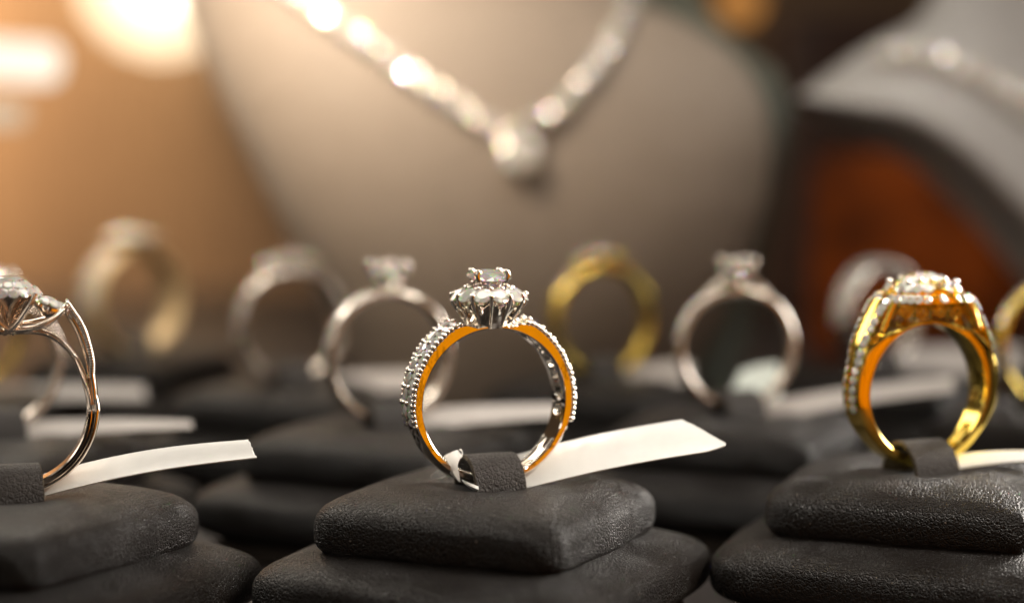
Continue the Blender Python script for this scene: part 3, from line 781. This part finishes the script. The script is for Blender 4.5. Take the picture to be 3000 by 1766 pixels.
for w, r in ((on_bust(1520, 392, .2), .17), (on_bust(1562, 362, .22), .17), (pend, .37)):
    n = (bust_n(1523, 430)*0+((Vector((0, -9, 23))-w).normalized()+(EYE-w).normalized()).normalized()+(Vector((.25, 0, -.2)) if w != pend else Vector((.05, 0, -.02)))).normalized(); b = MB()
    b.lathe([(.4*r, -.75*r), (1.0*r, -.2*r), (1.06*r, .02*r), (1.0*r, .06*r), (.3*r, -.6*r)], 24)
    for k in range(4):
        a = PI/4+k*PI/2; b.ball((r*cos(a), r*sin(a), .1*r), .13*r, 6, 4)
    so = b.build('pendant_setting', M['white_gold'], nk, smooth=50, loc=w-pend); so.rotation_mode = 'QUATERNION'; so.rotation_quaternion = n.to_track_quat('Z', 'Y')
    gem('pendant_stone', nk, w-pend+n*.05, n, r)

# ------------------------------------------------------------------ second bust, right edge
def make_side_bust():
    o0 = P(2700, 300, 15)
    e = empty('necklace_bust', (o0.x, o0.y, 0), 0, 'grey leatherette bust with arched lower edge at the right edge', 'necklace bust')
    rows = [
        (19.5, [(2395, 318), (2520, 385), (2665, 450), (2785, 540), (2905, 665), (3010, 790), (3200, 1000)]),
        (15.6, [(2350, 292), (2505, 352), (2660, 402), (2786, 484), (2908, 602), (3004, 710), (3200, 930)]),
        (14.3, [(2345, 285), (2510, 318), (2670, 352), (2795, 425), (2912, 530), (3006, 628), (3200, 830)]),
        (14.7, [(2350, 276), (2515, 250), (2680, 262), (2800, 320), (2912, 400), (3008, 480), (3200, 650)]),
        (15.6, [(2380, 250), (2520, 175), (2660, 168), (2790, 205), (2900, 252), (3005, 312), (3200, 440)]),
        (16.4, [(2505, 160), (2575, 128), (2660, 108), (2800, 112), (2910, 140), (3010, 190), (3200, 280)]),
        (17.0, [(2595, 108), (2655, 88), (2725, 70), (2820, 20), (2920, 30), (3010, 60), (3200, 120)]),
        (17.5, [(2715, 55), (2750, -10), (2800, -60), (2860, -100), (2930, -100), (2990, -90), (3100, -60)]),
        (18.0, [(2775, -80), (2800, -150), (2830, -210), (2880, -220), (2930, -220), (2980, -210), (3050, -190)]),
    ]
    g = []
    for Y, r in rows:
        pts = [P(u, v, Y+.9*abs(k-3)**1.5*.12) - Vector((o0.x, o0.y, 0)) for k, (u, v) in enumerate(r)]
        g.append(spline(pts, 5))
    gg = [spline([row[i] for row in g], 5) for i in range(len(g[0]))]
    m = len(gg); k = len(gg[0]); vs = [p for col in gg for p in col]
    back = [p+Vector((0, 1.1, -.1)) for p in vs]; fs = []
    K = m*k
    for i in range(m-1):
        for j in range(k-1):
            q = (i*k+j, i*k+j+1, (i+1)*k+j+1, (i+1)*k+j); fs.append(q); fs.append(tuple(K+z for z in reversed(q)))
    for i in range(m-1):
        fs.append((i*k, (i+1)*k, K+(i+1)*k, K+i*k)); a = i*k+k-1; fs.append((a, K+a, K+a+k, a+k))
    for j in range(k-1):
        fs.append((j, K+j, K+j+1, j+1)); a = (m-1)*k+j; fs.append((a, a+1, K+a+1, K+a))
    b = MB(); b.add(vs+back, fs); b.build('body', M['bust_grey'], e, smooth=180)
    leg = MB(); leg.tube([P(3150, 600, 20)-Vector((o0.x, o0.y, 0)), Vector((P(3150, 600, 20).x-o0.x, 21-o0.y, .05))], .5, 16); leg.build('post', M['dark_metal'], e)
    return e
make_side_bust()
n0 = P(2790, 185, 15.3)
nk2 = empty('diamond_necklace', n0, 0, 'blurred diamond strand along the ridge of the grey bust at the right edge', 'necklace')
pp = spline([P(2600, 155, 15.35), P(2690, 160, 15.25), P(2790, 188, 15.2), P(2900, 236, 15.25), P(3010, 300, 15.35), P(3150, 390, 15.6)], 30); last = None
for w in pp:
    if last is not None and (w-last).length < .36: continue
    last = w; n = Vector((random.uniform(-.22, .12), -.93, random.uniform(.15, .42))).normalized(); r = .18; b = MB()
    b.lathe([(.4*r, -.75*r), (1.04*r, -.2*r), (1.10*r, .02*r), (1.02*r, .06*r), (.3*r, -.6*r)], 20)
    so = b.build('setting', M['pale_gold'], nk2, smooth=50, loc=w-n0); so.rotation_mode = 'QUATERNION'; so.rotation_quaternion = n.to_track_quat('Z', 'Y')
    gem('stone', nk2, w-n0+n*.02, n, r)

# ------------------------------------------------------------------ things further back
def rbox(name, c, sx, sy, sz, mat_, rz=0, bev=.3, label=None, cat=None):
    bm = bmesh.new(); bmesh.ops.create_cube(bm, size=1)
    for v in bm.verts: v.co = Vector((v.co.x*sx, v.co.y*sy, v.co.z*sz+sz/2))
    bmesh.ops.bevel(bm, geom=list(bm.edges), offset=bev, segments=4, affect='EDGES', profile=.5)
    me = bpy.data.meshes.new(name); bm.to_mesh(me); bm.free(); me.shade_smooth(); me.set_sharp_from_angle(angle=R(45))
    o = link(me, name, mat_, None, c, (0, 0, rz))
    if label: tag(o, label, cat)
    return o
cx = P(2700, 600, 30)
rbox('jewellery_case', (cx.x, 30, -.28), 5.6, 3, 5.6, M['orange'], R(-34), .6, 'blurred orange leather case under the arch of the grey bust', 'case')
cx = P(2440, 200, 44)
rbox('storage_box', (cx.x, 44, -.28), 4.2, 4, 10.2, M['brown_leather'], R(8), .5, 'tall dark reddish brown box, blurred, between the two busts', 'box')

bl = P(470, -70, 53.5)
lp = empty('spot_lamp', bl, 0, 'glowing round spot lamp at the top edge above the left background', 'lamp')
b = MB(); b.ball((0, 0, 0), 1.25, 28, 16); b.build('bulb', M['bulb'], lp, smooth=180)
b = MB(); b.ball((0, 0, 0), 3.1, 40, 24); b.build('globe', M['frosted'], lp, smooth=180)  # globe added to spread the bulb into a soft halo
b = MB(); b.lathe([(.35, 6.2), (.9, 5.6), (1.5, 3.4), (1.7, 2.65), (1.5, 2.6), (.3, 4.5)], 32); b.build('housing', M['dark_metal'], lp)
for (u0, v0, u1, v1, Y, r, mm, nm, lb, ct) in (
    (-140, 165, 160, 186, 26, .52, 'tube_light', 'glowing_tube', 'short glowing white tube lamp at the left edge', 'lamp'),
    (-140, 330, 62, 334, 26, .30, 'glowing_roll', 'glowing_tube', 'thinner cream roll with an added dim glow, under the white tube lamp', 'lamp')):
    b = MB(); a_, c_ = P(u0, v0, Y), P(u1, v1, Y); dd = (c_-a_).normalized()
    b.tube([a_-dd*r*.2, a_, a_+dd*r*.3, c_-dd*r*.3, c_, c_+dd*r*.25], [r*.6, r*.9, r, r, r*.9, r*.6], 20)
    o = b.build(nm, M[mm], None, smooth=60); tag(o, lb, ct)
am = P(2165, 8, 44)
b = MB(); b.ball((0, 0, 0), .75, 20, 12, (1, 1, .9)); o = b.build('amber_lamp', M['amber_bulb'], None, smooth=180, loc=am)
tag(o, 'blurred round amber lamp glowing at the top edge beside the beige bust', 'lamp')

# ------------------------------------------------------------------ setting
CZ = -.28
b = MB(); b.add([(-70, -6, CZ), (70, -6, CZ), (70, 62, CZ), (-70, 62, CZ), (-70, -6, -.9), (70, -6, -.9), (70, 62, -.9), (-70, 62, -.9)],
    [(0, 1, 2, 3), (7, 6, 5, 4), (0, 4, 5, 1), (1, 5, 6, 2), (2, 6, 7, 3), (3, 7, 4, 0)])
tag(b.build('counter', M['counter'], None, smooth=0), 'dark mauve grey counter the stands rest on', 'counter', None, 'structure')
b = MB(); b.add([(-80, 58, -.6), (80, 58, -.6), (80, 58, 60), (-80, 58, 60), (-80, 59, -.6), (80, 59, -.6), (80, 59, 60), (-80, 59, 60)],
    [(3, 2, 1, 0), (4, 5, 6, 7), (0, 1, 5, 4), (1, 2, 6, 5), (2, 3, 7, 6), (3, 0, 4, 7)])
tag(b.build('wall', M['wall'], None, smooth=0), 'brown back wall of the display, far out of focus', 'wall', None, 'structure')

# ------------------------------------------------------------------ light
def area(name, loc, aim, sx, sy, rad, col, shape='RECTANGLE', spread=None):
    l = bpy.data.lights.new(name, 'AREA'); l.shape = shape; l.size = sx
    if shape in ('RECTANGLE', 'ELLIPSE'): l.size_y = sy
    A = sx*sy*(PI/4 if shape in ('DISK', 'ELLIPSE') else 1)
    l.energy = rad*PI*A; l.color = col
    if spread: l.spread = R(spread)
    o = bpy.data.objects.new(name, l); COL.objects.link(o); o.location = loc
    o.rotation_euler = (Vector(aim)-Vector(loc)).to_track_quat('-Z', 'Y').to_euler(); return o
area('key_light', (13, -2.5, 14), (.5, .2, 1.2), 4, 4, 7.2, (1, .93, .83), spread=56)
area('back_panel_left', (-17, 24, 17), (0, 2, 2), 18, 8, 5, (1, .90, .76))
area('back_panel_right', (25, 17, 10), (0, 2, 2), 13, 13, 1.2, (1, .95, .89))
area('right_fill', (22, 13.5, 7.5), (.5, -1.5, 1.0), 9, 10, 3.2, (1, .93, .85), spread=46)  # unseen panel added to brighten the cushions' right faces
area('bust_light', (-8.5, 7, 17), (-4.5, 14, 8.8), 4, 4, 13.5, (1, .82, .63), spread=60)
area('soft_panel', (0, 1, 26), (0, 1, 0), 22, 10, 2.6, (1, .95, .86))
area('front_panel', (-4, -24, 20), (0, 0, 2), 16, 7, .35, (1, .92, .82))
area('rear_spot', (4, 9.5, 20), (0, 7.5, 2.2), 4, 4, 1.8, (1, .94, .86), spread=46)
area('bust_spot', (10.5, 7, 20), (8.5, 15, 6), 3, 3, 4, (1, .96, .90), spread=50)
area('left_spot', (-15, 9, 16), (0, 1, 2), 3, 3, 3.5, (1, .93, .82), spread=60)
for k, x in enumerate((-11, -5.5, 0, 5.5, 11)):
    area('front_spot', (x, -9-(k % 2)*2.5, 23+(k % 2)), (x*.5, 14, 6), .8, .8, 5.5, (1, .94, .85), 'DISK', spread=44)
area('side_panel', (-21, -7, 10), (0, 2, 2), 10, 7, .8, (1, .93, .84))
for (x, y, z, r, L) in ((-8, 2, 20, .7, 170), (-2.5, 6, 23, .6, 170), (6, 5, 23, .6, 150), (-3, -8, 20, .6, 130), (2, 14, 24, .6, 150), (12, 10, 22, .7, 130)):
    area('case_spot', (x, y, z), (x*.5, y*.6+2, 1.5), r, r, L, (1, .94, .86), 'DISK')
for k, (w, L) in enumerate(((3.4, .62), (2.2, .95), (4.6, .80), (3.0, 1.0), (2.0, .55), (4.2, .9), (2.6, .7))):
    t = (-11.2, -8.0, -4.2, 0.0, 2.9, 6.4, 10.2)[k]; d_ = Vector((.675, .738, 0))
    area('orange_glow', Vector((18, -15, 3.0))+d_*t, Vector((1.5, .5, 2.8))+d_*t*.9, w, 14, L, (1, .335, .004))  # unseen orange strips added to streak the reflection on the ring faces
area('warm_wall_light', (-29, 47, 25), (-26, 58, 9), 5, 4, 76, (1, .71, .44), spread=80)

W = bpy.data.worlds.new('World'); S.world = W; W.use_nodes = True; nt = W.node_tree
for n in list(nt.nodes): nt.nodes.remove(n)
wo = nt.nodes.new('ShaderNodeOutputWorld'); bg = nt.nodes.new('ShaderNodeBackground'); tc = nt.nodes.new('ShaderNodeTexCoord')
nz = N(nt, 'ShaderNodeTexNoise', Scale=5.5, Detail=1.5); nt.links.new(tc.outputs['Generated'], nz.inputs['Vector'])
cr = ramp(nt, [(.36, (.015, .012, .010)), (.46, (.12, .10, .08)), (.56, (.34, .29, .24)), (.60, (.9, .8, .68)), (.66, (4.2, 3.8, 3.3))])
nt.links.new(nz.outputs['Fac'], cr.inputs['Fac'])
# the room is dark below the counter's edge; dark patch added behind the orange lamps
nrm = N(nt, 'ShaderNodeVectorMath', operation='NORMALIZE'); nt.links.new(tc.outputs['Generated'], nrm.inputs[0])
sp = N(nt, 'ShaderNodeSeparateXYZ'); nt.links.new(nrm.outputs[0], sp.inputs[0])
lo = N(nt, 'ShaderNodeMapRange', interpolation_type='SMOOTHSTEP'); lo.inputs['From Min'].default_value = -.25; lo.inputs['From Max'].default_value = .30; lo.inputs['To Min'].default_value = .12
nt.links.new(sp.outputs['Z'], lo.inputs['Value'])
dp = N(nt, 'ShaderNodeVectorMath', operation='DOT_PRODUCT'); dp.inputs[1].default_value = (.74, -.66, -.06); nt.links.new(nrm.outputs[0], dp.inputs[0])
dk = N(nt, 'ShaderNodeMapRange', interpolation_type='SMOOTHSTEP'); dk.inputs['From Min'].default_value = .70; dk.inputs['From Max'].default_value = .88; dk.inputs['To Min'].default_value = 1; dk.inputs['To Max'].default_value = .02
nt.links.new(dp.outputs['Value'], dk.inputs['Value'])
ml = N(nt, 'ShaderNodeMath', operation='MULTIPLY'); nt.links.new(lo.outputs[0], ml.inputs[0]); nt.links.new(dk.outputs[0], ml.inputs[1])
m2 = N(nt, 'ShaderNodeMath', operation='MULTIPLY'); nt.links.new(ml.outputs[0], m2.inputs[0]); m2.inputs[1].default_value = .48
nt.links.new(cr.outputs[0], bg.inputs['Color']); nt.links.new(m2.outputs[0], bg.inputs['Strength'])
nt.links.new(bg.outputs[0], wo.inputs['Surface'])

# ------------------------------------------------------------------ render settings
S.view_settings.view_transform = 'Standard'; S.view_settings.look = 'None'; S.view_settings.exposure = 0; S.view_settings.gamma = 1
S.view_settings.use_curve_mapping = False
S.render.engine = 'CYCLES'; cy = S.cycles
cy.max_bounces = 14; cy.transmission_bounces = 12; cy.glossy_bounces = 6; cy.diffuse_bounces = 3; cy.transparent_max_bounces = 8
cy.caustics_reflective = True; cy.caustics_refractive = True; cy.sample_clamp_indirect = 30; cy.sample_clamp_direct = 0
cy.blur_glossy = 0.1
cy.use_adaptive_sampling = False
try:
    cy.use_denoising = True; cy.denoiser = 'OPENIMAGEDENOISE'; cy.denoising_input_passes = 'RGB_ALBEDO_NORMAL'; cy.denoising_prefilter = 'ACCURATE'
except Exception as ex: print(ex)
